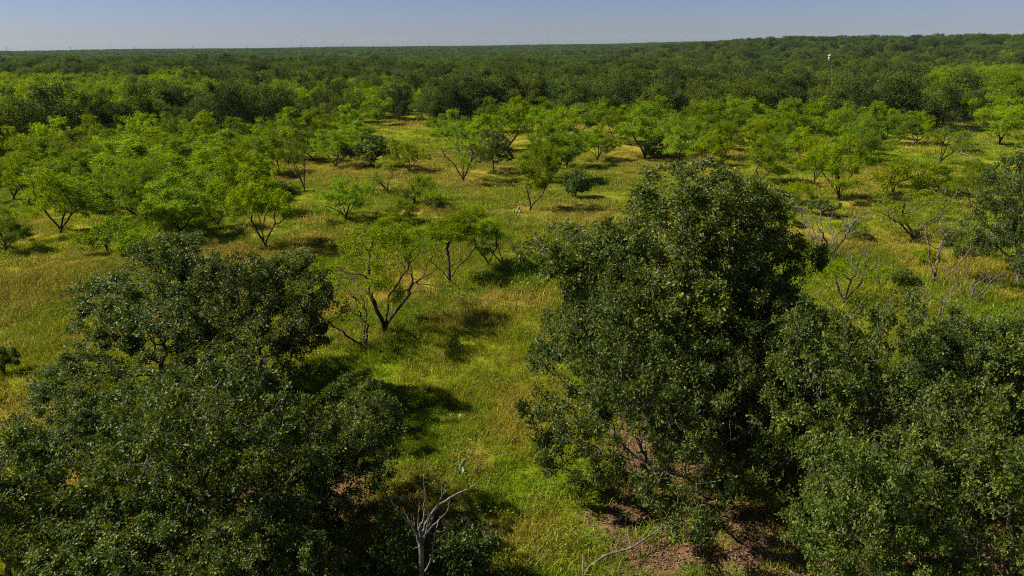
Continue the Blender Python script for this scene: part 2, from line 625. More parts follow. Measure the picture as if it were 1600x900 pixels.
def oak(seed, H=7.0, W=7.5, leaves=36000, size=0.125, tmpl=LOBED, low=0.16, natt=2600, step=0.21, lm=None, stems=1, sig=0.075, thin=0.013, clump=0.34, taper=0.93):
    g = np.random.default_rng(seed)
    lobes = []
    nl = g.integers(15, 20)
    ex, ey = g.normal(0, 0.07 * W, 2)
    for i in range(nl):
        a = i * 2.4 + g.uniform(-0.8, 0.8)
        f = (i + 0.5) / nl
        rad = W * 0.5 * math.sqrt(1 - (f * taper) ** 2) * g.uniform(0.38, 0.92)
        z = H * (low + 0.10 + (0.82 - low) * f * g.uniform(0.8, 1.08))
        s = W * g.uniform(0.125, 0.20)
        lobes.append((rad * math.cos(a) + ex * f, rad * math.sin(a) + ey * f, z, s * 1.2, s * 1.2, s * g.uniform(0.5, 0.85)))
        continue
        lobes.append((rad * math.cos(a), rad * math.sin(a), z, s * 1.15, s * 1.15, s * g.uniform(0.6, 0.9)))
    lobes.append((ex, ey, H * 0.60, W * 0.24, W * 0.24, H * 0.26))
    att = lobes_points(g, lobes, natt)
    att = att[(att[:, 2] > H * low) & (att[:, 2] < H * 1.0)]
    nodes, par = [(0, 0, 0)], [-1]
    for s in range(stems):
        a = g.uniform(0, 6.28)
        lean = g.uniform(0.05, 0.16) if stems == 1 else g.uniform(0.25, 0.5)
        p = 0
        cur = np.array([0, 0, 0.0])
        for j in range(int(H * (low + 0.10) / step)):
            lx = g.normal(0, 0.10, 2)
            cur = cur + step * np.array([math.cos(a) * lean + lx[0], math.sin(a) * lean + lx[1], 1.0])
            nodes.append(tuple(cur)); par.append(p); p = len(nodes) - 1
    P, par = colonize(att, nodes, par, step, step * 1.35, g, gravity=0.06, wander=0.28)
    r, ch = radii(par, 0.0065, 2.25)
    r[0] *= 1.5
    V, F, rnd = foliage(P, par, r, ch, g, leaves, thin, sig, size, 0.62 / 0.8, tmpl, up=0.42, clump=clump)
    return finish(P, par, r, V, F, rnd, lm or M_OAK, M_BARK, min(0.075, 0.5 * r[1:].max()))


def mesquite(seed, H=5.0, W=5.0, leaves=12000, size=0.12, width=0.24, stems=3, fill=0.8, low=0.20, step=0.17, bare=None, natt=900, thin=0.0125, lm=None, sig=0.085, clump=0.30, rmul=1.55):
    g = np.random.default_rng(seed)
    lobes = []
    nl = g.integers(17, 23)
    ex, ey = g.normal(0, 0.09 * W, 2)
    for i in range(nl):
        a = i * 2.4 + g.uniform(-0.9, 0.9)
        f = math.sqrt((i + 0.5) / nl)
        rad = W * 0.5 * f * g.uniform(0.55, 0.98)
        dome = math.sqrt(max(0.0, 1 - (f * 0.84) ** 2))
        z = H * (low + 0.04 + (0.91 - low) * dome * g.uniform(0.12, 1.0) ** 0.75)
        s = W * g.uniform(0.075, 0.135)
        lobes.append((rad * math.cos(a) + ex, rad * math.sin(a) + ey, z, s * 1.25, s * 1.25, s * g.uniform(0.75, 1.15)))
    att = lobes_points(g, lobes, natt, 0.3)
    att = att[(att[:, 2] > H * 0.12) & (att[:, 2] < H)]
    nodes, par = [(0, 0, 0)], [-1]
    a0 = g.uniform(0, 6.28)
    for s in range(stems):
        a = a0 + s * 6.28 / stems + g.uniform(-0.5, 0.5)
        lean = g.uniform(0.28, 0.75)
        p = 0
        cur = np.array([0, 0, 0.0])
        for j in range(int(H * g.uniform(0.30, 0.48) / step)):
            bend = 0.15 + 0.85 * min(1, j / 4)
            d = np.array([math.cos(a) * lean * bend, math.sin(a) * lean * bend, 0.95]) + g.normal(0, 0.10, 3)
            cur = cur + step * d / np.linalg.norm(d)
            nodes.append(tuple(cur)); par.append(p); p = len(nodes) - 1
    P, par = colonize(att, nodes, par, step, step * 1.3, g, gravity=0.07, wander=0.24)
    r, ch = radii(par, 0.0060, 2.3)
    r = np.where(r > 0.012, 0.012 + (r - 0.012) * rmul, r)
    r[0] *= 1.35
    pick = None
    if bare is not None:
        pick = bare
    V, F, rnd = foliage(P, par, r, ch, g, leaves, thin, sig, size, width, STRIP, up=0.35, droop=0.35, pick=pick, clump=clump)
    return finish(P, par, r, V, F, rnd, lm or M_MESQ, M_MBARK, min(0.036, 0.5 * r[1:].max()))


def dead_tree(seed, H=3.2, W=3.6, stems=5, natt=170, step=0.17, bm=None, low=0.12, wander=0.26, rm=1.25):
    g = np.random.default_rng(seed)
    lobes = []
    for i in range(9):
        a = i * 2.4 + g.uniform(-0.6, 0.6)
        rad = W * 0.5 * g.uniform(0.35, 0.9)
        lobes.append((rad * math.cos(a), rad * math.sin(a), H * g.uniform(0.45, 0.85), W * 0.14, W * 0.14, H * 0.15))
    att = lobes_points(g, lobes, natt, 0.1)
    nodes, par = [(0, 0, 0)], [-1]
    for s in range(stems):
        a = s * 6.28 / stems + g.uniform(-0.5, 0.5)
        lean = g.uniform(0.3, 0.9)
        p = 0; cur = np.zeros(3)
        for j in range(int(H * g.uniform(0.2, 0.35) / step)):
            d = np.array([math.cos(a) * lean, math.sin(a) * lean, 1.0]) + g.normal(0, 0.12, 3)
            cur = cur + step * d / np.linalg.norm(d)
            nodes.append(tuple(cur)); par.append(p); p = len(nodes) - 1
    P, par = colonize(att, nodes, par, step, step * 1.2, g, gravity=0.05, wander=wander)
    r, ch = radii(par, 0.009, 2.0, rm)
    t = Tree()
    t.H = float(P[:, 2].max()); t.W = float(np.ptp(P[:, 0]) + np.ptp(P[:, 1])) / 2
    t.parts = limb_parts(P, par, r, min(0.026, 0.5 * r[1:].max()), bm or M_DEAD, thin=0.012)
    return t


def two_parts(t):
    if not hasattr(t, 'two'):
        t.two = [('trunk', mesh_np('trunk', t.wood[0], [t.wood[1]], [t.bm])), ('crown', [m for nm, m in t.parts if nm == 'crown'][0])]
    return t.two


def plant(t, name, px, py, top, wpx, rot, label, cat, group=None, simple=False):
    """stand tree model t on the ground seen at (px, py), as tall and as wide as it looks there"""
    g = ground(px, py)
    dist = math.hypot(g.x, g.y)
    d = ray(px, top)
    h = CAM_H + d.z * dist / math.hypot(d.x, d.y) - g.z
    fwd = -(CAM_ROT.transposed() @ Vector((g.x, g.y, g.z + h * 0.6 - CAM_H))).z
    w = wpx * fwd / FPX
    root = new_obj(name, None)
    root.empty_display_size = 0.3
    root.location = (g.x, g.y, g.z - 0.03)
    root.rotation_euler = (0, 0, rot)
    k = 1.0
    if name == 'mesquite_tree':     # no two lean or spread alike
        root.rotation_euler = (TILT.normal(0, 0.09), TILT.normal(0, 0.09), rot)
        k = TILT.uniform(0.86, 1.14)
    root.scale = (w / t.W * k, w / t.W / k, h / t.H)
    tag(root, label, cat, group)
    for nm, me in (two_parts(t) if simple else t.parts):
        new_obj(nm, me, root)
    TREE_SPOTS.append((g.x, g.y, w * 0.5))
    return root


TREE_SPOTS = []
TILT = np.random.default_rng(23)

# ------------------------------------------------------------------ tree models
OAKS = [oak(11, 6.6, 7.2, 54000, size=0.100), oak(12, 8.6, 7.8, 66000, low=0.20, size=0.100, taper=0.80), oak(13, 6.0, 6.4, 44000, stems=2, size=0.100),
        oak(14, 6.4, 6.6, 47000, size=0.100), oak(15, 5.4, 6.8, 46000, stems=2, low=0.12, size=0.098)]
BUSH = [oak(21, 1.7, 2.0, 5200, size=0.11, natt=420, step=0.11, low=0.04, stems=3, sig=0.09),
        oak(22, 1.6, 2.2, 5200, size=0.11, natt=420, step=0.11, low=0.04, stems=3, sig=0.09)]
FOAKS = [oak(31 + i, 6.6, 6.6, 10000, size=0.21, tmpl=DIAMOND, natt=700, step=0.36, lm=M_OAKF, sig=0.24, low=0.10, thin=0.03) for i in range(5)]
NS = 100
MESQ = [mesquite(41, stems=4, leaves=15000), mesquite(42, H=5.2, W=4.4, stems=3, leaves=12500), mesquite(43, H=4.6, W=5.0, stems=5, leaves=15000, low=0.14), mesquite(44, stems=3, leaves=13500, W=5.4, clump=0.42),
        mesquite(45, H=4.8, W=3.8, stems=2, leaves=8000, low=0.2), mesquite(46, H=4.6, W=4.4, stems=4, leaves=6500, clump=0.5)]
NEARM = mesquite(NS, H=5.2, W=5.4, stems=3, leaves=9500, natt=620, clump=0.5, low=0.30, rmul=2.1, size=0.10, bare=lambda p: (p[:, 0] < 0.9) | (p[:, 2] > 4.2))
NEARC = mesquite(105, H=4.8, W=4.2, stems=3, leaves=10000, natt=560, clump=0.4, low=0.34, rmul=2.1, size=0.11, bare=lambda p: (p[:, 0] < 1.0) | (p[:, 2] > 4.0))
NEARD = mesquite(102, H=4.8, W=3.2, stems=2, leaves=6500, natt=420, clump=0.35, low=0.36, rmul=2.0, size=0.10)
NEARE = mesquite(107, H=3.6, W=3.4, stems=3, leaves=4500, natt=360, clump=0.35, low=0.30, rmul=2.0, size=0.10)
NEARB = mesquite(48, H=4.6, W=4.2, stems=3, leaves=1500, natt=420, rmul=2.0)
THIN = [mesquite(51, stems=4, leaves=2600), mesquite(52, stems=5, leaves=3400, bare=lambda p: p[:, 0] < 0.6), mesquite(53, stems=3, leaves=3000, bare=lambda p: p[:, 2] < 2.9)]
LOWM = [mesquite(61, H=1.9, W=4.2, stems=5, low=0.06, leaves=6500, natt=600), mesquite(62, H=2.2, W=3.6, stems=5, low=0.05, leaves=6000, natt=600)]
SHRUB = [mesquite(66, H=2.6, W=3.2, stems=5, low=0.04, leaves=6500, natt=600, lm=M_SHRUB, width=0.42), mesquite(67, H=2.4, W=3.6, stems=5, low=0.04, leaves=6500, natt=600, lm=M_SHRUB, width=0.42)]
FMESQ = [mesquite(71 + i, leaves=6500, size=0.19, width=0.30, natt=480, step=0.26, stems=3 + i % 2, thin=0.02, sig=0.18) for i in range(4)]
DEADS = [dead_tree(81, natt=380, bm=M_DEADG, rm=0.95), dead_tree(82, 3.4, 3.2, 5, 240, bm=M_DEADG, rm=0.95), dead_tree(83, 2.6, 3.4, 10, 620, bm=M_DEADG, rm=0.92, wander=0.3)]
DEADRED = dead_tree(84, 3.6, 3.4, 4, 210, bm=M_DEADR, rm=1.1)

# ------------------------------------------------------------------ oaks in the foreground
T = plant
T(OAKS[0], 'oak_tree', 275, 632, 384, 290, 0.6, 'dark oak with bare lower trunks behind the big bottom left oak, crown reaching furthest left', 'oak tree')
T(OAKS[3], 'oak_tree', 420, 640, 388, 240, 2.1, 'dark oak on one straight trunk just right of the forked left oak', 'oak tree')
T(OAKS[4], 'oak_tree', 300, 885, 574, 390, 1.1, 'large spreading oak filling the bottom left, its top level with the left oak trunks', 'oak tree')
T(OAKS[2], 'oak_tree', 478, 838, 622, 240, 4.0, 'oak left of the grassy strip, shading the grass to its right', 'oak tree')
T(OAKS[3], 'oak_tree', 30, 960, 668, 300, 5.2, 'oak crown cut by the left edge at the bottom left corner', 'oak tree')
T(OAKS[0], 'oak_tree', 440, 990, 778, 260, 3.3, 'low oak crown at the bottom edge left of the dead grey snag', 'oak tree')
T(OAKS[3], 'oak_tree', 150, 770, 592, 200, 1.0, 'low oak filling the gap between the forked left oak and the corner oak', 'oak tree')
T(OAKS[2], 'oak_tree', 250, 965, 742, 300, 2.3, 'low oak crown at the bottom edge below the large spreading oak', 'oak tree')
T(OAKS[4], 'oak_tree', 1012, 775, 466, 320, 3.9, 'oak bordering the grassy strip on its right, low boughs over brown leaf litter', 'oak tree')
T(OAKS[1], 'oak_tree', 1056, 622, 242, 370, 3.6, 'tallest oak of all, rising right of centre above the clearing', 'oak tree')
T(OAKS[3], 'oak_tree', 1125, 610, 285, 200, 2.6, 'tall oak merging into the right side of the tallest oak', 'oak tree')
T(OAKS[2], 'oak_tree', 945, 618, 342, 205, 1.7, 'narrower oak against the left flank of the tallest oak', 'oak tree')
T(OAKS[3], 'oak_tree', 1182, 668, 428, 205, 0.2, 'oak against the right flank of the tallest oak, facing the dead trees', 'oak tree')
T(OAKS[2], 'oak_tree', 1150, 742, 560, 200, 5.0, 'oak behind the leaf litter, between the two front oaks right of centre', 'oak tree')
T(OAKS[4], 'oak_tree', 1300, 790, 484, 290, 2.7, 'oak in the right front group with its top just under the bare small mesquite', 'oak tree')
T(OAKS[3], 'oak_tree', 1455, 770, 482, 220, 3.1, 'oak in the right front group below the red dead tree', 'oak tree')
T(OAKS[0], 'oak_tree', 1585, 800, 470, 240, 2.4, 'tall oak at the right edge of the right front group', 'oak tree')
T(OAKS[2], 'oak_tree', 1350, 960, 650, 250, 0.9, 'oak at the bottom edge right of the leaf litter', 'oak tree')
T(OAKS[4], 'oak_tree', 1540, 965, 625, 330, 4.4, 'oak filling the bottom right corner', 'oak tree')
T(OAKS[4], 'oak_tree', 1590, 446, 222, 170, 2.0, 'oak cut by the right edge beside the clearing, below the bright round mesquite', 'oak tree')
T(BUSH[0], 'oak_bush', 612, 905, 800, 90, 0.3, 'small leafy oak bush left of the dead grey snag', 'bush')
T(BUSH[1], 'oak_bush', 725, 895, 814, 112, 1.3, 'small leafy oak bush right of the dead grey snag', 'bush')

# ------------------------------------------------------------------ mesquites and shrubs in the clearing
MS = [
    (NEARM, 602, 521, 352, 172, 0.0, 'nearest mesquite, black leaning trunk with bare forked limbs beside the grassy strip'),
    (NEARB, 572, 547, 420, 130, 2.3, 'half bare mesquite leaning left at the foot of the nearest mesquite'),
    (NEARC, 702, 445, 338, 92, 0.0, 'bright mesquite with two spreading stems right behind the nearest mesquite'),
    (NEARD, 764, 418, 322, 66, 3.4, 'slender upright mesquite left of its twin above a dark oval shadow'),
    (NEARE, 786, 420, 357, 78, 0.3, 'small mesquite leaning right beside the slender upright one'),
    (MESQ[2], 541, 343, 276, 92, 1.9, 'mesquite with crooked dark stem left of the low green bushes'),
    (MESQ[0], 415, 389, 256, 108, 4.2, 'mesquite with fan of dark stems at the right end of the left thicket'),
    (MESQ[3], 639, 268, 220, 55, 2.2, 'small bright mesquite right of the dark shrub in the back clearing'),
    (THIN[1], 724, 283, 190, 78, 3.0, 'half bare mesquite with green base left of the dark round oak'),
    (MESQ[1], 860, 285, 196, 85, 1.2, 'mesquite with grey leaning stem right of the dark round oak'),
    (MESQ[4], 828, 330, 222, 58, 0.2, 'tall narrow mesquite with a low sprout standing in the middle of the clearing'),
    (SHRUB[0], 899, 310, 264, 38, 2.9, 'small round shrub on the open grass left of the tallest oak'),
    (THIN[2], 477, 300, 216, 48, 0.7, 'thin open mesquite on orange grass right of the left thicket'),
    (THIN[1], 606, 300, 248, 45, 5.5, 'small bare stemmed mesquite below the dark shrub'),
    (THIN[0], 680, 332, 282, 42, 4.4, 'wispy sapling mesquite right of the low green bushes'),
    (LOWM[0], 648, 318, 276, 70, 0.8, 'upper of two low green bushes in the clearing'),
    (LOWM[1], 625, 348, 312, 58, 2.5, 'lower of two low green bushes in the clearing'),
    (SHRUB[1], 440, 335, 285, 50, 0.1, 'dark shrub at the right foot of the left thicket'),
    (SHRUB[1], 584, 262, 214, 74, 1.4, 'wide dark shrub in the back clearing'),
    (MESQ[3], 95, 364, 262, 110, 2.0, 'mesquite with black forked stems over sunny grass near the left edge'),
    (MESQ[2], 10, 394, 324, 68, 0.9, 'small mesquite cut by the left edge'),
    (MESQ[4], 341, 353, 278, 58, 3.2, 'small umbrella shaped mesquite in front of the left thicket'),
    (LOWM[0], 168, 392, 340, 95, 1.0, 'low spreading mesquite bush in front of the left thicket, nearest the left edge'),
    (LOWM[1], 225, 398, 352, 70, 2.2, 'low mesquite bush just behind the left oak crown'),
    (LOWM[0], 330, 470, 430, 60, 2.8, 'low leafy bush showing between the two left oak crowns'),
    (SHRUB[0], 455, 430, 390, 70, 1.6, 'wispy green shrub above the right shoulder of the left oaks'),
    (MESQ[0], 1311, 313, 211, 90, 1.5, 'bright umbrella mesquite on thin stems above the big grey dead tree'),
    (MESQ[4], 1186, 287, 214, 76, 4.0, 'bright mesquite showing just right of the tallest oak top'),
    (MESQ[2], 1354, 257, 186, 62, 5.2, 'rounded mesquite behind the bright umbrella mesquite'),
    (MESQ[3], 1514, 328, 250, 72, 0.3, 'mesquite with dark trunk left of the oak on the right edge'),
    (LOWM[0], 1395, 302, 248, 105, 0.9, 'low wide mesquite sprawling over dead limbs on the right'),
    (LOWM[1], 1458, 305, 258, 70, 3.6, 'low mesquite bush right of the sprawling one'),
    (THIN[1], 1427, 375, 292, 108, 4.6, 'mostly bare mesquite with a leafy base on the right'),
    (LOWM[1], 1278, 412, 378, 45, 0.4, 'small green bush at the foot of the grey dead tree'),
    (LOWM[1], 1228, 352, 322, 40, 1.1, 'small green bush beside the right flank of the tallest oak'),
    (THIN[2], 1318, 478, 398, 92, 2.6, 'bare small mesquite with fine twigs at the near edge of the right clearing'),
    (THIN[0], 1375, 454, 384, 56, 0.6, 'small mesquite with dark stem between two dead trees on the right'),
    (MESQ[3], 1560, 226, 158, 78, 2.8, 'bright round mesquite near the right edge in front of the oaks'),
    (THIN[2], 1468, 256, 196, 55, 1.9, 'grey green open mesquite left of the heap of dead brush'),
    (LOWM[1], 1505, 238, 205, 45, 5.0, 'small bright bush in front of the dark oaks on the right'),
    (LOWM[0], 1240, 318, 282, 50, 5.6, 'thin bush on the grass left of the bright umbrella mesquite'),
    (MESQ[1], 1008, 248, 164, 82, 0.0, 'mesquite with dark shaded foot directly behind the tallest oak'),
    (SHRUB[0], 1017, 247, 215, 34, 2.0, 'dark shrub under the mesquite behind the tallest oak'),
    (MESQ[2], 934, 252, 200, 62, 1.0, 'low bushy mesquite left of the dark footed one'),
    (LOWM[1], 1440, 410, 385, 40, 2.0, 'low tuft of a bush left of the red dead tree'),
    (LOWM[1], 1335, 372, 344, 46, 1.3, 'low green bush right behind the grey dead tree'),
    (SHRUB[0], 1405, 446, 418, 40, 2.1, 'small dark shrub right of the small dark stemmed mesquite'),
    (LOWM[0], 1508, 398, 368, 60, 0.5, 'low green bush between the red dead tree and the right edge oak'),
    (SHRUB[1], 1285, 338, 310, 40, 4.1, 'small dark shrub above the grey dead tree'),
    (LOWM[1], 1545, 302, 268, 52, 2.9, 'low bush behind the mesquite with dark trunk near the right edge'),
    (SHRUB[0], 1212, 330, 296, 38, 0.9, 'small shrub tucked against the right side of the tallest oak'),
    (SHRUB[1], 8, 585, 540, 40, 2.0, 'small dark shrub at the left edge of the meadow'),
]
for (t, px, py, top, w, rot, lab) in MS:
    sh = t in SHRUB
    low = t in LOWM
    plant(t, 'shrub' if sh else ('mesquite_bush' if low else 'mesquite_tree'), px, py, top, w, rot, lab, 'shrub' if sh else ('bush' if low else 'mesquite tree'))

plant(OAKS[3], 'oak_tree', 772, 269, 203, 60, 1.0, 'dark round oak standing alone in the back clearing', 'oak tree')

LEFT = [(22, 312, 250, 85), (62, 292, 214, 92), (172, 348, 262, 115), (232, 352, 262, 105), (284, 368, 274, 92), (330, 305, 232, 88),
        (382, 312, 236, 76), (275, 312, 238, 95), (214, 300, 214, 104), (150, 302, 234, 95), (102, 288, 222, 84), (186, 266, 203, 80),
        (240, 266, 198, 84), (292, 268, 204, 84), (346, 272, 203, 80), (396, 276, 214, 74), (438, 272, 208, 66), (130, 262, 205, 70),
        (450, 252, 200, 60), (490, 252, 202, 60), (524, 262, 206, 60), (556, 238, 190, 58), (250, 380, 318, 55)]
g_ = np.random.default_rng(5)


def by_height(px, py, h, w):
    g = ground(px, py)
    return (px, py, to_px(g.x, g.y, g.z + h)[1], w * FPX / math.hypot(g.length, 0))


LEFT += [by_height(a, b, h, w) for a, b, h, w in ((45, 318, 4.2, 4.4), (128, 322, 4.4, 4.8), (70, 262, 4.6, 4.6), (205, 324, 4.2, 4.6), (258, 334, 4.0, 4.2), (308, 336, 3.6, 4.0), (30, 276, 4.8, 4.8), (160, 246, 4.8, 5.0),
         (218, 242, 4.8, 5.0), (268, 240, 4.6, 5.0), (318, 240, 4.8, 5.0), (372, 243, 4.4, 5.0), (415, 246, 4.4, 4.8), (98, 250, 4.8, 5.0), (300, 290, 4.4, 4.8), (360, 290, 4.2, 4.6), (180, 285, 4.4, 4.8), (410, 300, 3.6, 4.2), (240, 285, 4.2, 4.6))]
NTH = ['leftmost', 'second from the left', 'third from the left', 'fourth from the left', 'fifth from the left', 'sixth from the left', 'seventh from the left', 'eighth from the left', 'ninth from the left', 'tenth from the left',
       'eleventh from the left', 'twelfth from the left', 'thirteenth from the left', 'fourteenth from the left', 'fifteenth from the left', 'sixteenth from the left'] + [w + ' from the left' for w in ('seventeenth', 'eighteenth', 'nineteenth', 'twentieth')] + ['twenty-%s from the left' % w for w in ('first', 'second', 'third', 'fourth', 'fifth', 'sixth', 'seventh', 'eighth', 'ninth')] + ['thirtieth from the left']


def rows(spots, bounds, words, place, group):
    """a stand of trees, each told by its row and its place in the row"""
    for lo, hi, word in zip(bounds[:-1], bounds[1:], words):
        row = sorted([q for q in spots if lo <= q[1] < hi])
        for k, (px, py, top, w) in enumerate(row):
            plant(MESQ[g_.integers(0, 6)], 'mesquite_tree', px, py, top - 3, w * g_.uniform(0.92, 1.12), g_.uniform(0, 6.28),
                  'bright mesquite, %s in the %s row of %s' % (NTH[k], word, place), 'mesquite tree', group, simple=True)


rows(LEFT, (0, 271, 325, 900), ('back', 'middle', 'front'), 'the left thicket', 'mesquites of the left thicket')
BACK = [(714, 232, 174, 62), (746, 236, 186, 54), (792, 236, 164, 78), (832, 230, 170, 72), (872, 226, 168, 68), (906, 216, 164, 58), (886, 262, 194, 62),
        (960, 222, 172, 60), (1040, 236, 178, 66), (1082, 242, 188, 64), (1112, 236, 184, 64), (1150, 226, 180, 62), (1180, 240, 184, 62), (1226, 252, 190, 62),
        (1252, 236, 184, 58), (1104, 262, 206, 56), (1286, 236, 178, 58), (1272, 286, 224, 52), (1206, 222, 176, 56), (1320, 232, 176, 60), (592, 196, 150, 46),
        (1400, 225, 182, 50), (690, 212, 180, 40), (1000, 214, 160, 60), (1070, 216, 170, 56)]
BACK += [by_height(a, b, h, w) for a, b, h, w in ((770, 208, 4.8, 5.2), (815, 206, 5.0, 5.4), (850, 204, 4.6, 5.0), (940, 206, 4.6, 5.2), (1030, 206, 4.8, 5.4), (1100, 204, 4.6, 5.2), (1135, 206, 5.0, 5.4), (1170, 204, 4.4, 5.0),
         (1235, 208, 4.6, 5.2), (1275, 210, 4.8, 5.4), (1310, 212, 4.2, 5.0), (1365, 216, 4.4, 5.2), (545, 216, 4.4, 4.8), (505, 226, 4.6, 5.0), (465, 226, 4.6, 5.0), (1215, 234, 4.2, 4.6), (1130, 250, 4.0, 4.6), (1060, 256, 3.8, 4.4), (1345, 242, 4.0, 4.6), (1430, 226, 3.8, 4.6), (1250, 264, 3.8, 4.4))]
rows(BACK, (0, 214, 228, 239, 900), ('rearmost', 'rear', 'middle', 'front'), 'the belt behind the clearing', 'mesquites along the back of the clearing')

# ------------------------------------------------------------------ dead trees
for (t, px, py, top, w, rot, lab) in [
        (DEADS[2], 1290, 402, 318, 112, 0.2, 'big grey dead tree of many tangled limbs in the right clearing'),
        (DEADRED, 1461, 444, 340, 100, 1.0, 'dead tree with reddish bare trunk in the right clearing'),
        (DEADS[1], 1452, 506, 436, 72, 2.0, 'bare dead twigs rising behind the right front oaks'),
        (DEADS[0], 1492, 240, 196, 70, 2.2, 'heap of grey dead brush below the bright round mesquite'),
        (DEADS[0], 1403, 210, 176, 46, 0.7, 'grey dead brush against the dark oaks on the right'),
        (DEADS[1], 885, 392, 346, 52, 0.7, 'grey leafless shrub at the left flank of the tallest oak'),
        (DEADS[1], 1545, 380, 335, 52, 4.2, 'thin bare dead stems left of the oak on the right edge'),
        (DEADS[2], 520, 472, 416, 54, 1.2, 'grey dead brush between the left oaks and the nearest mesquite'),
        (DEADS[2], 1345, 436, 388, 70, 1.9, 'grey twiggy dead shrub between the bare small mesquite and the grey dead tree'),
        (DEADS[0], 1398, 350, 312, 60, 3.1, 'grey twiggy dead shrub left of the mostly bare mesquite'),
        (DEADS[2], 1516, 470, 418, 78, 0.4, 'grey dead scrub on the grass right of the red dead tree'),
        (DEADS[0], 1478, 318, 282, 56, 5.0, 'dark dead brush under the low mesquite bush on the right'),
        (DEADS[1], 1580, 160, 138, 40, 1.2, 'pale dead treetop among the oaks near the right edge')]:
    plant(t, 'dead_tree', px, py, top, w, rot, lab, 'dead tree')


def poly_tree(name, base_px, dist_px, lines, mat_, label, cat, seed=1, depth=0.35):
    """bare wood from hand-drawn limbs: each limb a list of (px, py) with start radius; set at base distance, bent in depth"""
    g = ground(*base_px)
    gg = np.random.default_rng(seed)
    root = new_obj(name, None)
    root.location = g
    tag(root, label, cat)
    dist = g.y
    for nm, pts, r0, r1, dy in lines:
        P = []
        off = 0.0
        for k, (px, py) in enumerate(pts):
            d = ray(px, py)
            yy = dist + dy[0] + (dy[1] - dy[0]) * k / (len(pts) - 1)
            tt = yy / d.y
            P.append(np.array([d.x * tt, yy, CAM_H + d.z * tt]) - np.array(g))
        P = np.array(P)
        # finer, slightly crooked
        Q = [P[0]]
        for k in range(len(P) - 1):
            for s in (0.33, 0.66, 1.0):
                Q.append(P[k] * (1 - s) + P[k + 1] * s + (gg.normal(0, 0.012, 3) if s < 1 else 0))
        Q = np.array(Q)
        rad = 0.82 * np.linspace(r0, r1, len(Q)) * gg.uniform(0.9, 1.12, len(Q))
        V, F = tubes(Q, np.arange(len(Q)) - 1, rad, thin=0.001)
        new_obj(nm, mesh_np(nm, V, [F], [mat_]), root)
    return root


poly_tree('dead_snag', (660, 935), None, [
    ('trunk', [(660, 940), (659, 895), (658, 855), (656, 845)], 0.085, 0.062, (0, 0)),
    ('limb', [(657, 850), (660, 832), (668, 812), (684, 790), (702, 778), (722, 768), (734, 762), (745, 754)], 0.042, 0.012, (0, 0.3)),
    ('limb', [(657, 852), (652, 835), (640, 818), (625, 802), (615, 788), (608, 776)], 0.040, 0.012, (0, -0.2)),
    ('limb', [(655, 850), (648, 832), (643, 820), (636, 806), (629, 792)], 0.030, 0.012, (0, 0.25)),
    ('limb', [(656, 848), (655, 825), (662, 810), (664, 795), (665, 770), (662, 750), (664, 738), (663, 730)], 0.032, 0.010, (0, 0.1)),
    ('twig', [(663, 752), (668, 755), (679, 755)], 0.012, 0.006, (0.1, 0.1)),
    ('limb', [(658, 852), (664, 838), (668, 820), (669, 805), (669, 793)], 0.026, 0.014, (0, -0.15)),
    ('limb', [(665, 830), (676, 808), (684, 790), (692, 772), (699, 765)], 0.028, 0.012, (0.0, 0.1)),
    ('limb', [(690, 776), (691, 760), (693, 744)], 0.016, 0.008, (0.1, 0.15)),
    ('limb', [(660, 842), (672, 826), (686, 812), (698, 800), (704, 778)], 0.026, 0.010, (0.05, 0.5)),
    ('limb', [(664, 893), (672, 878), (676, 860), (678, 840), (684, 820), (687, 806)], 0.030, 0.014, (-0.15, 0.2)),
    ('limb', [(653, 828), (654, 806), (655, 788)], 0.022, 0.012, (0.1, 0.1)),
    ('limb', [(656, 854), (646, 858), (638, 853)], 0.018, 0.008, (-0.1, -0.3)),
    ('limb', [(648, 822), (647, 812), (646, 806)], 0.016, 0.010, (0.2, 0.2))],
    M_DEAD, 'dead grey snag with forked leafless limbs at the bottom edge', 'dead tree')


def fallen(name, pts, label, mat_=None):
    """dead wood lying on the ground; pts: limbs of (px, py, height above ground, radius)"""
    root = new_obj(name, None)
    g0 = ground(*pts[0][0][:2])
    root.location = g0
    tag(root, label, 'dead branch')
    gg = np.random.default_rng(int(g0.x * 100) % 1000)
    for k, limb in enumerate(pts):
        P, rad = [], []
        for (px, py, h, r) in limb:
            gd = ground(px, py)
            d = ray(px, py)
            tt = (gd.z + h - CAM_H) / d.z
            P.append(np.array([d.x * tt, d.y * tt, gd.z + h]) - np.array(g0)); rad.append(r)
        P = np.array(P)
        Q, rr2 = [P[0]], [rad[0]]
        for i in range(len(P) - 1):
            for s in (0.5, 1.0):
                Q.append(P[i] * (1 - s) + P[i + 1] * s + (gg.normal(0, 0.015, 3) if s < 1 else 0)); rr2.append(rad[i] * (1 - s) + rad[i + 1] * s)
        V, F = tubes(np.array(Q), np.arange(len(Q)) - 1, np.array(rr2), thin=0.001)
        nm = 'stem' if k == 0 else 'twig'
        new_obj(nm, mesh_np(nm, V, [F], [mat_ or M_DEAD]), root)


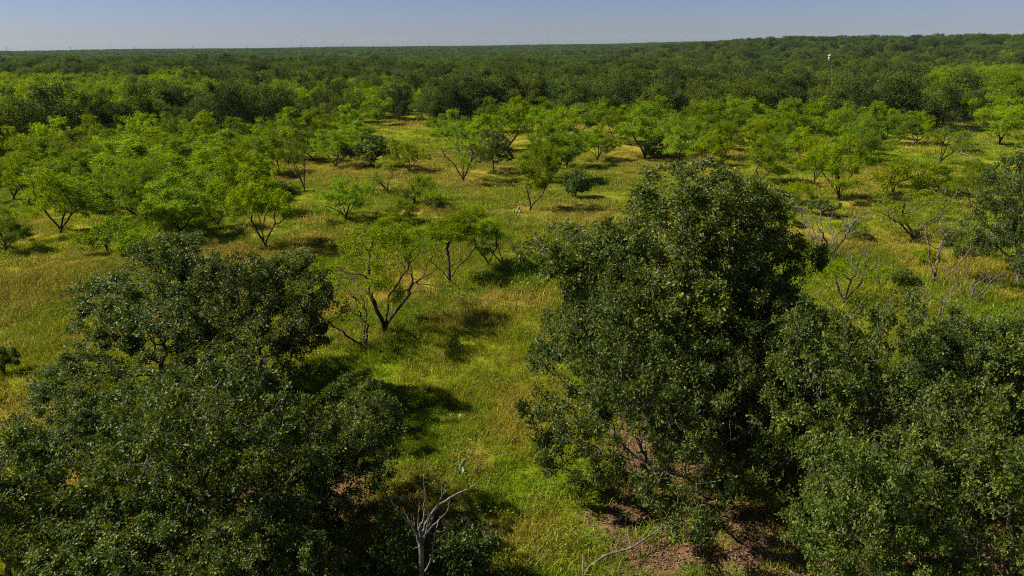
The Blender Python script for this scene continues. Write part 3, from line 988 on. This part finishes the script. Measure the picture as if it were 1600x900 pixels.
fallen('fallen_branch', [[(908, 905, 0.03, .035), (922, 885, 0.1, .034), (945, 868, 0.2, .032), (972, 860, 0.28, .028), (985, 856, 0.3, .026), (1005, 844, 0.35, .022), (1025, 830, 0.4, .018), (1040, 818, 0.42, .012), (1058, 812, 0.42, .006)],
                         [(984, 856, .3, .016), (982, 842, .32, .012), (980, 828, .34, .007)], [(1004, 844, .35, .012), (1007, 834, .36, .008), (1011, 826, .38, .005)],
                         [(1040, 818, .42, .010), (1043, 810, .44, .005)], [(911, 900, .05, .02), (911, 868, .25, .010)]], 'long arching dead branch on the leaf litter right of the grassy strip')
fallen('fallen_branch', [[(1265, 888, 0.05, .03), (1240, 878, .1, .026), (1220, 868, .15, .022), (1206, 871, .15, .02), (1190, 858, .2, .014), (1170, 848, .2, .008)],
                         [(1206, 871, .15, .015), (1225, 866, .2, .012), (1248, 876, .15, .008)], [(1206, 871, .15, .013), (1204, 886, .1, .008)], [(1222, 882, .06, .02), (1245, 900, .06, .016)], [(1192, 880, .08, .008), (1206, 872, .14, .012)]],
       'forked grey dead branch in oak shade left of the bottom right oaks')
fallen('fallen_branch', [[(714, 461, .12, .028), (728, 466, .15, .03), (747, 471, .1, .02)]], 'pale straight stick on the grass right of the nearest mesquite')
fallen('fallen_branch', [[(655, 497, .06, .022), (668, 502, .1, .026), (678, 500, .1, .018)], [(664, 500, .1, .012), (672, 506, .08, .007)]], 'short pale dead limb in the shadow of the nearest mesquite')
fallen('fallen_branch', [[(1392, 302, .15, .05), (1420, 300, .3, .045), (1450, 296, .4, .035), (1475, 272, .6, .02)], [(1425, 299, .3, .03), (1440, 290, .5, .015)], [(1405, 301, .2, .03), (1425, 310, .1, .015)]],
       'grey fallen limb under the sprawling low mesquite on the right')
fallen('fallen_branch', [[(1520, 245, .15, .05), (1500, 238, .4, .04), (1512, 228, .6, .025), (1524, 222, .9, .012)], [(1500, 238, .4, .03), (1484, 240, .4, .015)]], 'tangled pale limb beside the heap of dead brush')
fallen('fallen_branch', [[(780, 551, .04, .02), (786, 546, .08, .016), (790, 554, .05, .008)]], 'tiny pale stick lying on the middle of the grassy strip')

# ------------------------------------------------------------------ prickly pears
mp_, nt_, out_ = mat('cactus_pad')
p_ = nd(nt_, 'ShaderNodeBsdfPrincipled')
oi_ = nd(nt_, 'ShaderNodeTexCoord')
nt_.links.new(mixc(nt_, noise(nt_, oi_.outputs['Object'], 6.0, 3), (0.17, 0.24, 0.09), (0.36, 0.42, 0.22)), p_.inputs['Base Color'])
p_.inputs['Roughness'].default_value = 0.5
nt_.links.new(p_.outputs[0], out_.inputs[0])
uu, vv = np.meshgrid(np.linspace(0, np.pi, 7), np.linspace(0, 2 * np.pi, 11)[:-1], indexing='ij')
zz = 0.5 - 0.5 * np.cos(uu)
PADV = np.stack([0.5 * np.sin(uu) * np.cos(vv) * (0.65 + 0.35 * zz) * 0.8, 0.10 * np.sin(uu) * np.sin(vv), zz], -1).reshape(-1, 3)
pi_, pj_ = np.meshgrid(np.arange(6), np.arange(10), indexing='ij')
pa_ = pi_ * 10 + pj_; pb_ = pi_ * 10 + (pj_ + 1) % 10
PADF = np.stack([pa_, pb_, pb_ + 10, pa_ + 10], -1).reshape(-1, 4)
PAD = mesh_np('pad', PADV, [PADF], [mp_])
for (px, py, npad, size, lab) in [(723, 740, 6, 0.22, 'pale prickly pear clump on the grassy strip, left of its neighbour'), (749, 740, 3, 0.20, 'small prickly pear right of the larger pale clump'),
                                  (808, 333, 6, 0.34, 'pale prickly pear at the foot of the tall narrow mesquite'), (706, 592 + 62, 2, 0.2, 'tiny prickly pear near the shadow of the left oak'),
                                  (618, 790, 2, 0.34, 'single prickly pear left of the dead grey snag'), (757, 440, 4, 0.3, 'prickly pear right of the bright two stemmed mesquite')]:
    g = ground(px, py)
    root = new_obj('prickly_pear', None)
    root.location = g
    tag(root, lab, 'cactus')
    gg = np.random.default_rng(px)
    tops = []
    for k in range(npad):
        o = new_obj('pad', PAD, root)
        s = size * gg.uniform(0.75, 1.2)
        if k < 2 or gg.random() < 0.4 or not tops:
            o.location = (gg.normal(0, size * 0.7), gg.normal(0, size * 0.35), 0.02)
        else:
            o.location = tops[gg.integers(len(tops))]
        o.scale = (s, s, s)
        o.rotation_euler = (gg.normal(0, 0.25), gg.normal(0, 0.35), gg.normal(0, 0.8))
        tops.append(Vector(o.location) + Vector((0, 0, s * 0.85)))

# ------------------------------------------------------------------ the woodland
def azpx(x, y):
    return 800 + FPX * 0.94 * x / np.maximum(y, 1)


EDGE_PX = np.array([-400, 0, 60, 120, 300, 480, 560, 620, 700, 800, 1000, 1200, 1260, 1330, 1400, 1500, 1600, 2000])
EDGE_PY = np.array([285, 285, 270, 228, 216, 216, 208, 190, 194, 190, 196, 192, 200, 204, 206, 208, 210, 220])
EDGE_D = np.array([math.hypot(*ground(a, b)[:2]) for a, b in zip(EDGE_PX, EDGE_PY)])
pts = []
g_ = np.random.default_rng(99)


def band(r0, r1, sp):
    n = int(0.5 * (r1 ** 2 - r0 ** 2) * RAD(92) / (sp * sp) * 1.0)
    cell = {}
    out = []
    for _ in range(n * 4):
        r = math.sqrt(g_.uniform(r0 * r0, r1 * r1)); a = g_.uniform(RAD(-46), RAD(46))
        x, y = r * math.sin(a), r * math.cos(a)
        k = (int(x // sp), int(y // sp))
        ok = True
        for i in (-1, 0, 1):
            for j in (-1, 0, 1):
                for q in cell.get((k[0] + i, k[1] + j), ()):
                    if (q[0] - x) ** 2 + (q[1] - y) ** 2 < sp * sp * 0.62:
                        ok = False
        if ok:
            cell.setdefault(k, []).append((x, y)); out.append((x, y))
    return out


W_ = np.array(band(70, 330, 5.0))
a_ = g_.uniform(RAD(-46), RAD(46), 60000)
r_ = 330 + (2900 - 330) * g_.uniform(0, 1, 60000) ** 0.72
W2 = np.stack([r_ * np.sin(a_), r_ * np.cos(a_)], -1)
W_ = np.concatenate([W_, W2])
dist_ = np.hypot(W_[:, 0], W_[:, 1])
apx = azpx(W_[:, 0], W_[:, 1])
edge = np.interp(apx, EDGE_PX, EDGE_D)
keep = dist_ > edge + g_.normal(0, 2.0, len(W_))
# small glades on the right
keep &= ~((apx > 1360) & (dist_ > 118) & (dist_ < 300) & (wave(W_[:, 0], W_[:, 1], 17, 2.2) > 0.75))
keep &= ~((np.abs(apx - 1288) < 24) & (dist_ > 165) & (dist_ < 246))
W_, dist_, apx, edge = W_[keep], dist_[keep], apx[keep], edge[keep]
m_field = wave(W_[:, 0], W_[:, 1], 34, 0.4) * 0.5 + wave(W_[:, 0], W_[:, 1], 11, 1.9) * 0.25 + g_.normal(0, 0.2, len(W_))
bias = -0.42 + 0 * dist_
bias += 1.5 * np.exp(-((apx - 170) / 300) ** 2) * sstep(115, 140, dist_) * (1 - sstep(230, 300, dist_))
bias += 1.6 * sstep(1330, 1410, apx) * sstep(112, 135, dist_) * (1 - sstep(330, 420, dist_))
bias += 0.75 * np.exp(-((apx - 1200) / 90) ** 2) * np.exp(-((dist_ - 230) / 50) ** 2)
bias += 0.35 * np.exp(-((apx - 620) / 140) ** 2) * np.exp(-((dist_ - 190) / 60) ** 2)
bias -= np.where(apx < 560, 0.3, -0.1) * (dist_ < edge + 28) * (apx < 1340)
bias += -0.1 + 0.5 * sstep(500, 1100, dist_)
is_m = m_field + bias > 0
sc = g_.lognormal(0, 0.22, len(W_)) * np.where(dist_ > 330, 1.0 + 0.55 * sstep(330, 1400, dist_), 1.0)
sc = np.minimum(sc, np.where(dist_ < 330, 1.22, 1.9)) * np.where(dist_ < 110, 0.95, 1.0)
rot = g_.uniform(0, 6.28, len(W_))
zg = terrain(W_[:, 0], W_[:, 1])
var = g_.integers(0, 100, len(W_))
inframe = (apx > -60) & (apx < 1660)
order = np.argsort(dist_)
single = np.zeros(len(W_), bool)
for kind, lim in ((False, 272), (True, 190)):
    idx = [i for i in order if is_m[i] == kind and inframe[i]][:lim]
    single[idx] = True
WOODP = {}
for arr, lm, bm in ((FOAKS, M_OAKF, M_BARK), (FMESQ, M_MESQ, M_MBARK)):
    for t in arr:
        two_parts(t)
        t.one = joined(t, lm, bm)
WHERE, ZONE, seen = {}, {}, {}
for i in sorted(np.where(single)[0], key=lambda q: apx[q]):
    ZONE[i] = ['far left', 'left', 'left centre', 'right centre', 'right', 'far right'][int(np.clip(apx[i] // 267, 0, 5))]
    rank = min(9, int(max(0.0, dist_[i] - edge[i] + 8) // 17))
    deep = ['at the front edge', 'in the second rank', 'in the third rank', 'in the fourth rank', 'in the fifth rank', 'in the sixth rank', 'in the seventh rank', 'in the eighth rank', 'in the ninth rank', 'far back'][rank]
    key = (ZONE[i], deep, bool(is_m[i]))
    k = seen.get(key, 0)
    seen[key] = k + 1
    WHERE[i] = ('%s of the woodland, picture %s' % (deep, ZONE[i]), (NTH[k] + ' ') if k < len(NTH) else '')
for i in np.where(single)[0]:
    arr = FMESQ if is_m[i] else FOAKS
    t = arr[var[i] % len(arr)]
    root = new_obj('mesquite_tree' if is_m[i] else 'oak_tree', None)
    root.location = (W_[i, 0], W_[i, 1], zg[i] - 0.05)
    root.rotation_euler = (0, 0, rot[i])
    s = sc[i] * (0.98 if is_m[i] else 1.0)
    root.scale = (s * 1.04, s * 1.04, s)
    place, nth = WHERE[i]
    if is_m[i]:
        tag(root, 'bright mesquite, %s%s' % (nth, place), 'mesquite tree', 'mesquites in the woodland, ' + ZONE[i])
    else:
        tag(root, 'dark oak, %s%s' % (nth, place), 'oak tree', 'oaks of the woodland, ' + ZONE[i])
    for nm, me in t.two:
        new_obj(nm, me, root)


# ------------------------------------------------------------------ scattered stuff by geometry nodes
def scatter(name, label, cat, P, rotz, scl, var, protos, tilt=None, turf=None):
    me = bpy.data.meshes.new(name)
    me.vertices.add(len(P))
    me.vertices.foreach_set('co', np.ascontiguousarray(P, np.float32).ravel())
    e = np.zeros((len(P), 3), np.float32); e[:, 2] = rotz
    if tilt is not None:
        e[:, 0] = tilt[:, 0]; e[:, 1] = tilt[:, 1]
    at = me.attributes.new('rot', 'FLOAT_VECTOR', 'POINT'); at.data.foreach_set('vector', e.ravel())
    at = me.attributes.new('scl', 'FLOAT_VECTOR', 'POINT'); at.data.foreach_set('vector', np.ascontiguousarray(scl, np.float32).ravel())
    at = me.attributes.new('var', 'INT', 'POINT'); at.data.foreach_set('value', np.asarray(var, np.int32))
    if turf is not None:
        at = me.attributes.new('turf', 'FLOAT_COLOR', 'POINT'); at.data.foreach_set('color', turf.astype(np.float32).ravel())
    me.update()
    o = new_obj(name, me)
    tag(o, label, cat, kind='stuff')
    ng = bpy.data.node_groups.new(name, 'GeometryNodeTree')
    ng.interface.new_socket('Geometry', in_out='INPUT', socket_type='NodeSocketGeometry')
    ng.interface.new_socket('Geometry', in_out='OUTPUT', socket_type='NodeSocketGeometry')
    gi = ng.nodes.new('NodeGroupInput'); go = ng.nodes.new('NodeGroupOutput')

    def named(nm, dt):
        n = ng.nodes.new('GeometryNodeInputNamedAttribute')
        n.data_type = dt
        n.inputs[0].default_value = nm
        return n.outputs[0]
    rot_ = ng.nodes.new('FunctionNodeEulerToRotation')
    ng.links.new(named('rot', 'FLOAT_VECTOR'), rot_.inputs[0])
    scl_ = named('scl', 'FLOAT_VECTOR')
    var_ = named('var', 'INT')
    jn = ng.nodes.new('GeometryNodeJoinGeometry')
    for k, pm in enumerate(protos):
        po = bpy.data.objects.new(name + '_model', pm)      # model only: not part of the scene
        oi = ng.nodes.new('GeometryNodeObjectInfo')
        oi.inputs['Object'].default_value = po
        oi.inputs['As Instance'].default_value = True
        cmp_ = ng.nodes.new('FunctionNodeCompare')
        cmp_.data_type = 'INT'; cmp_.operation = 'EQUAL'
        si = [s for s in cmp_.inputs if s.type == 'INT']
        ng.links.new(var_, si[0]); si[1].default_value = k
        ip = ng.nodes.new('GeometryNodeInstanceOnPoints')
        ng.links.new(gi.outputs[0], ip.inputs['Points'])
        ng.links.new(cmp_.outputs[0], ip.inputs['Selection'])
        ng.links.new(oi.outputs['Geometry'], ip.inputs['Instance'])
        ng.links.new(rot_.outputs[0], ip.inputs['Rotation'])
        ng.links.new(scl_, ip.inputs['Scale'])
        ng.links.new(ip.outputs[0], jn.inputs[0])
    ng.links.new(jn.outputs[0], go.inputs[0])
    md = o.modifiers.new('scatter', 'NODES')
    md.node_group = ng
    return o


far = ~single
Pf = np.stack([W_[far, 0], W_[far, 1], zg[far] - 0.05], -1)
vf = np.where(is_m[far], len(FOAKS) + var[far] % len(FMESQ), var[far] % len(FOAKS))
sf = sc[far]
scatter('woodland', 'distant unbroken woodland stretching to the horizon', 'woodland', Pf, rot[far], np.stack([sf * 1.06, sf * 1.06, np.minimum(sf, 1.6)], -1), vf, [t.one for t in FOAKS] + [t.one for t in FMESQ])


# grass models
def tuft(seed, n, h, spread, w, lean, m):
    g = np.random.default_rng(seed)
    base = np.stack([g.normal(0, spread, n), g.normal(0, spread, n), np.zeros(n)], -1)
    a = g.uniform(0, 6.28, n); ln = np.abs(g.normal(0, lean, n))
    hh = h * g.uniform(0.5, 1.15, n)
    d = np.stack([np.cos(a), np.sin(a), np.zeros(n)], -1)
    side = np.stack([-np.sin(a), np.cos(a), np.zeros(n)], -1)
    mid = base + d * (ln * hh * 0.35)[:, None] + np.array([0, 0, 1.0]) * (hh * 0.6)[:, None]
    tip = base + d * (ln * hh)[:, None] + np.array([0, 0, 1.0]) * (hh * np.clip(1 - 0.3 * ln, 0.4, 1))[:, None]
    V = np.stack([base - side * w / 2, base + side * w / 2, mid + side * w * 0.4, mid - side * w * 0.4, tip], 1).reshape(-1, 3)
    b = np.arange(n)[:, None] * 5
    F4 = b + np.array([[0, 1, 2, 3]]); F3 = b + np.array([[3, 2, 4]])
    return mesh_np('grass', V, [F4, F3], [m], rnd=np.repeat(g.uniform(0, 1, n), 5))


def weed(seed, n, h, spread, size):
    g = np.random.default_rng(seed)
    C = np.stack([g.normal(0, spread, n), g.normal(0, spread, n), h * g.uniform(0.1, 1, n)], -1)
    X_ = C * (1, 1, 0.2) + g.normal(0, 0.1, (n, 3))
    N = g.normal(0, 0.5, (n, 3)) + (0, 0, 1)
    s = size * g.uniform(0.6, 1.3, n)
    V, F, m = place_leaves(C, X_, N, s, s * 0.5, DIAMOND)
    return mesh_np('weed', V, F, [M_WEED], rnd=np.repeat(g.uniform(0, 1, n), m), smooth=False)


def flowers(seed):
    g = np.random.default_rng(seed)
    n = 5
    C = np.stack([g.normal(0, 0.2, n), g.normal(0, 0.2, n), g.uniform(0.18, 0.3, n)], -1)
    V, F, m = place_leaves(np.repeat(C, 3, 0), np.tile(np.array([[1, 0, 0.1], [-0.5, 0.87, 0.1], [-0.5, -0.87, 0.1]]), (n, 1)), np.tile(np.array([[0, 0, 1.0]]), (n * 3, 1)), np.full(n * 3, 0.026), np.full(n * 3, 0.024), DIAMOND)
    base = C * (1, 1, 0)
    S = np.stack([base - (0.003, 0, 0), base + (0.003, 0, 0), C], 1).reshape(-1, 3)
    FS = np.arange(n)[:, None] * 3 + np.array([[0, 1, 2]]) + len(V)
    return mesh_np('flower', np.concatenate([V, S]), F + [FS], [M_FLOWER, M_GRASS], midx=[np.zeros(sum(len(f) for f in F)), np.ones(n)], rnd=np.full(len(V) + len(S), 0.4), smooth=False)


M_FLOWER = leaf_mat('flower_petal', (0.6, 0.56, 0.45), (0.75, 0.72, 0.62), (0.6, 0.6, 0.5), (1, 1, 1), 0.2, 0.7, 0.1, 0.2)
GR = [tuft(1, 40, 0.20, 0.14, 0.010, 0.7, M_GRASS), tuft(2, 34, 0.27, 0.13, 0.009, 0.6, M_GRASS), tuft(3, 46, 0.15, 0.17, 0.012, 0.9, M_GRASS),
      tuft(4, 56, 0.22, 0.27, 0.022, 0.8, M_GRASS), tuft(5, 50, 0.28, 0.25, 0.020, 0.7, M_GRASS), weed(6, 40, 0.26, 0.12, 0.07), flowers(7)]


g_ = np.random.default_rng(3)


def wedge(n, r0, r1, half=44):
    a = g_.uniform(RAD(-half), RAD(half), n)
    r = np.sqrt(g_.uniform(r0 * r0, r1 * r1, n))
    return r * np.sin(a), r * np.cos(a)


gx, gy, gv, gs = [], [], [], []
for (n, r0, r1, vs, s0) in ((26000, 8, 24, (0, 1, 2), 1.0), (44000, 24, 48, (0, 1, 2), 1.25), (46000, 45, 85, (3, 4), 0.85), (30000, 80, 150, (3, 4), 1.15)):
    x, y = wedge(n, r0, r1)
    z = in_zone(x, y, LITTER) + 0.22 * wave(x, y, 0.7, 1.0)
    k = (g_.uniform(0, 1, n) < np.clip((z - 0.58) / 0.6, 0.13, 1)) & (g_.uniform(0, 1, n) > 0.55 * sstep(0.45, 0.85, turf_fields(x, y)[1])) & (g_.uniform(0, 1, n) < np.clip(0.85 + 0.5 * wave(x, y, 2.1, 0.3), 0.35, 1))
    x, y = x[k], y[k]
    v = np.array(vs)[g_.integers(0, len(vs), len(x))]
    if r1 < 60:
        v = np.where(g_.uniform(0, 1, len(x)) < 0.10 * (wave(x, y, 3.3, 5) > 0.2), 5, v)
    if r1 < 60:
        v = np.where(g_.uniform(0, 1, len(x)) < 0.010 * (wave(x, y, 2.7, 1.4) > 0.1), 6, v)
    gx.append(x); gy.append(y); gv.append(v); gs.append(s0 * g_.lognormal(-0.05, 0.28, len(x)) * (1 + 0.22 * np.clip(wave(x, y, 4.1, 2.0), -1, 1.4)))
gx, gy, gv, gs = map(np.concatenate, (gx, gy, gv, gs))
gz = terrain(gx, gy)
scatter('grass', 'tall green and straw coloured meadow grass covering the clearing', 'grass', np.stack([gx, gy, gz - 0.01], -1), g_.uniform(0, 6.28, len(gx)), np.stack([gs] * 3, -1), gv, GR,
        turf=np.stack([np.clip(turf_fields(gx, gy)[0] + g_.normal(0, 0.18, len(gx)), 0, 1), np.clip(turf_fields(gx, gy)[1] + g_.normal(0, 0.14, len(gx)), 0, 1), g_.uniform(0, 1, len(gx)), np.ones(len(gx))], -1))

# fallen leaves
lx, ly = [], []
for (cx, cy, rx, ry) in LITTER:
    n = int(1000 * rx * ry)
    a = g_.uniform(0, 6.28, n); r = np.sqrt(g_.uniform(0, 1.9, n))
    lx.append(cx + rx * r * np.cos(a)); ly.append(cy + ry * r * np.sin(a))
lx, ly = np.concatenate(lx), np.concatenate(ly)
k = g_.uniform(0, 1, len(lx)) < np.clip((1.38 - in_zone(lx, ly, LITTER) + 0.25 * wave(lx, ly, 0.5, 3)) / 0.7, 0, 1)
lx, ly = lx[k], ly[k]
n = len(lx)
C = np.stack([lx, ly, terrain(lx, ly) + g_.uniform(0.004, 0.04, n)], -1)
X_ = g_.normal(0, 1, (n, 3)) * (1, 1, 0.25)
N = g_.normal(0, 0.35, (n, 3)) + (0, 0, 1)
sz = g_.uniform(0.035, 0.095, n)
V, F, m = place_leaves(C, X_, N, sz, sz * 0.75, DIAMOND)
tag(new_obj('leaf_litter', mesh_np('leaf_litter', V, F, [M_LITTER], rnd=np.repeat(g_.beta(1.6, 1.4, n), m), smooth=False)), 'pinkish brown fallen oak leaves on the ground under the oaks', 'leaf litter', kind='stuff')


# ------------------------------------------------------------------ far man-made things
def simple(name, c, rough=0.6):
    m, nt, out = mat(name)
    p = nd(nt, 'ShaderNodeBsdfPrincipled')
    tc = nd(nt, 'ShaderNodeTexCoord')
    nt.links.new(mixc(nt, noise(nt, tc.outputs['Object'], 2.0, 3), c, tuple(v * 0.8 for v in c)), p.inputs['Base Color'])
    p.inputs['Roughness'].default_value = rough
    nt.links.new(p.outputs[0], out.inputs[0])
    return m


def lathe(prof, k=20):
    prof = np.array(prof, float)
    a = np.linspace(0, 2 * np.pi, k, endpoint=False)
    V = np.stack([prof[:, 0:1] * np.cos(a), prof[:, 0:1] * np.sin(a), np.repeat(prof[:, 1:2], k, 1)], -1).reshape(-1, 3)
    i, j = np.meshgrid(np.arange(len(prof) - 1), np.arange(k), indexing='ij')
    p = i * k + j; q = i * k + (j + 1) % k
    return V, np.stack([p, q, q + k, p + k], -1).reshape(-1, 4)


def bars(segs, k=5):
    Vs, Fs, o = [], [], 0
    for a, b, r in segs:
        V, F = tubes(np.array([a, b], float), np.array([-1, 0]), np.array([r, r]), k_thick=k, thin=0.0)
        Vs.append(V); Fs.append(F + o); o += len(V)
    return np.concatenate(Vs), np.concatenate(Fs)


M_WHITE = simple('weathered_white_paint', (0.40, 0.36, 0.33))
M_RUST = simple('rusty_steel', (0.30, 0.16, 0.10))
M_POLE = simple('pole_steel', (0.06, 0.065, 0.07))
d = ray(1297, 85)
tt = 235 / d.y
TS = 0.72
tx, tz = d.x * tt, CAM_H + d.z * tt
root = new_obj('water_tank', None)
g0 = float(terrain(tx, 235))
root.location = (tx, 235, g0)
tag(root, 'small white tank with flared cap poking above the treetops on the right', 'tank')
top = tz - g0
V, F = lathe([(0.0, top - 1.6), (0.62 * TS, top - 1.6), (0.62 * TS, top - 0.75), (0.52 * TS, top - 0.72), (0.52 * TS, top - 0.6)]); new_obj('tank_body', mesh_np('tank_body', V, [F], [M_WHITE]), root)
V, F = lathe([(0.50 * TS, top - 0.62), (0.80 * TS, top - 0.58), (0.80 * TS, top - 0.30), (0.55 * TS, top - 0.08), (0.0, top)]); new_obj('cap', mesh_np('cap', V, [F], [M_WHITE]), root)
V, F = lathe([(0.0, top - 1.85), (0.66 * TS, top - 1.85), (0.66 * TS, top - 1.6), (0.0, top - 1.595)]); new_obj('base_ring', mesh_np('base_ring', V, [F], [M_RUST]), root)
for k in range(4):
    a = k * math.pi / 2 + 0.78
    V, F = bars([((0.9 * math.cos(a), 0.9 * math.sin(a), 0), (0.5 * math.cos(a), 0.5 * math.sin(a), top - 1.85), 0.06)])
    new_obj('leg', mesh_np('leg', V, [F], [M_RUST]), root)

for k, (px, py) in enumerate([(9, 73), (109, 73), (209, 72), (301, 72), (385, 71), (471, 70), (535, 69), (605, 69), (671, 68)]):
    d = ray(px, py)
    yy = 1720 + 40 * k
    tt = yy / d.y
    x, zt = d.x * tt, CAM_H + d.z * tt
    g0 = float(terrain(x, yy))
    zt = max(zt, g0 + 14)
    root = new_obj('power_pole', None)
    root.location = (x, yy, g0)
    ordn = ['leftmost', 'second from the left', 'third from the left', 'fourth from the left', 'fifth from the left', 'sixth from the left', 'seventh from the left', 'eighth from the left', 'rightmost'][k]
    tag(root, 'tiny dark power pole on the far skyline, ' + ordn, 'power pole', 'power poles along the skyline')
    h = zt - g0
    V, F = bars([((0, 0, 0), (0, 0, h), 0.45)]); new_obj('pole', mesh_np('pole', V, [F], [M_POLE]), root)
    V, F = bars([((-2.6, 0, h - 1.5), (2.6, 0, h - 1.5), 0.2)]); new_obj('crossarm', mesh_np('crossarm', V, [F], [M_POLE]), root)

# ------------------------------------------------------------------ the air
mh, nt_, out_ = mat('haze')
v_ = nd(nt_, 'ShaderNodeVolumePrincipled')
v_.inputs['Color'].default_value = (0.52, 0.80, 1.0, 1)
v_.inputs['Density'].default_value = 0.00004
nt_.links.new(v_.outputs[0], out_.inputs['Volume'])
V = np.array([[x, y, z] for x in (-4400, 4400) for y in (-4400, 4400) for z in (float(Z.min()) - 1.0, 42.0)], float)
F = np.array([[0, 1, 3, 2], [4, 6, 7, 5], [0, 4, 5, 1], [2, 3, 7, 6], [0, 2, 6, 4], [1, 5, 7, 3]])
tag(new_obj('haze', mesh_np('haze', V, [F], [mh])), kind='stuff')
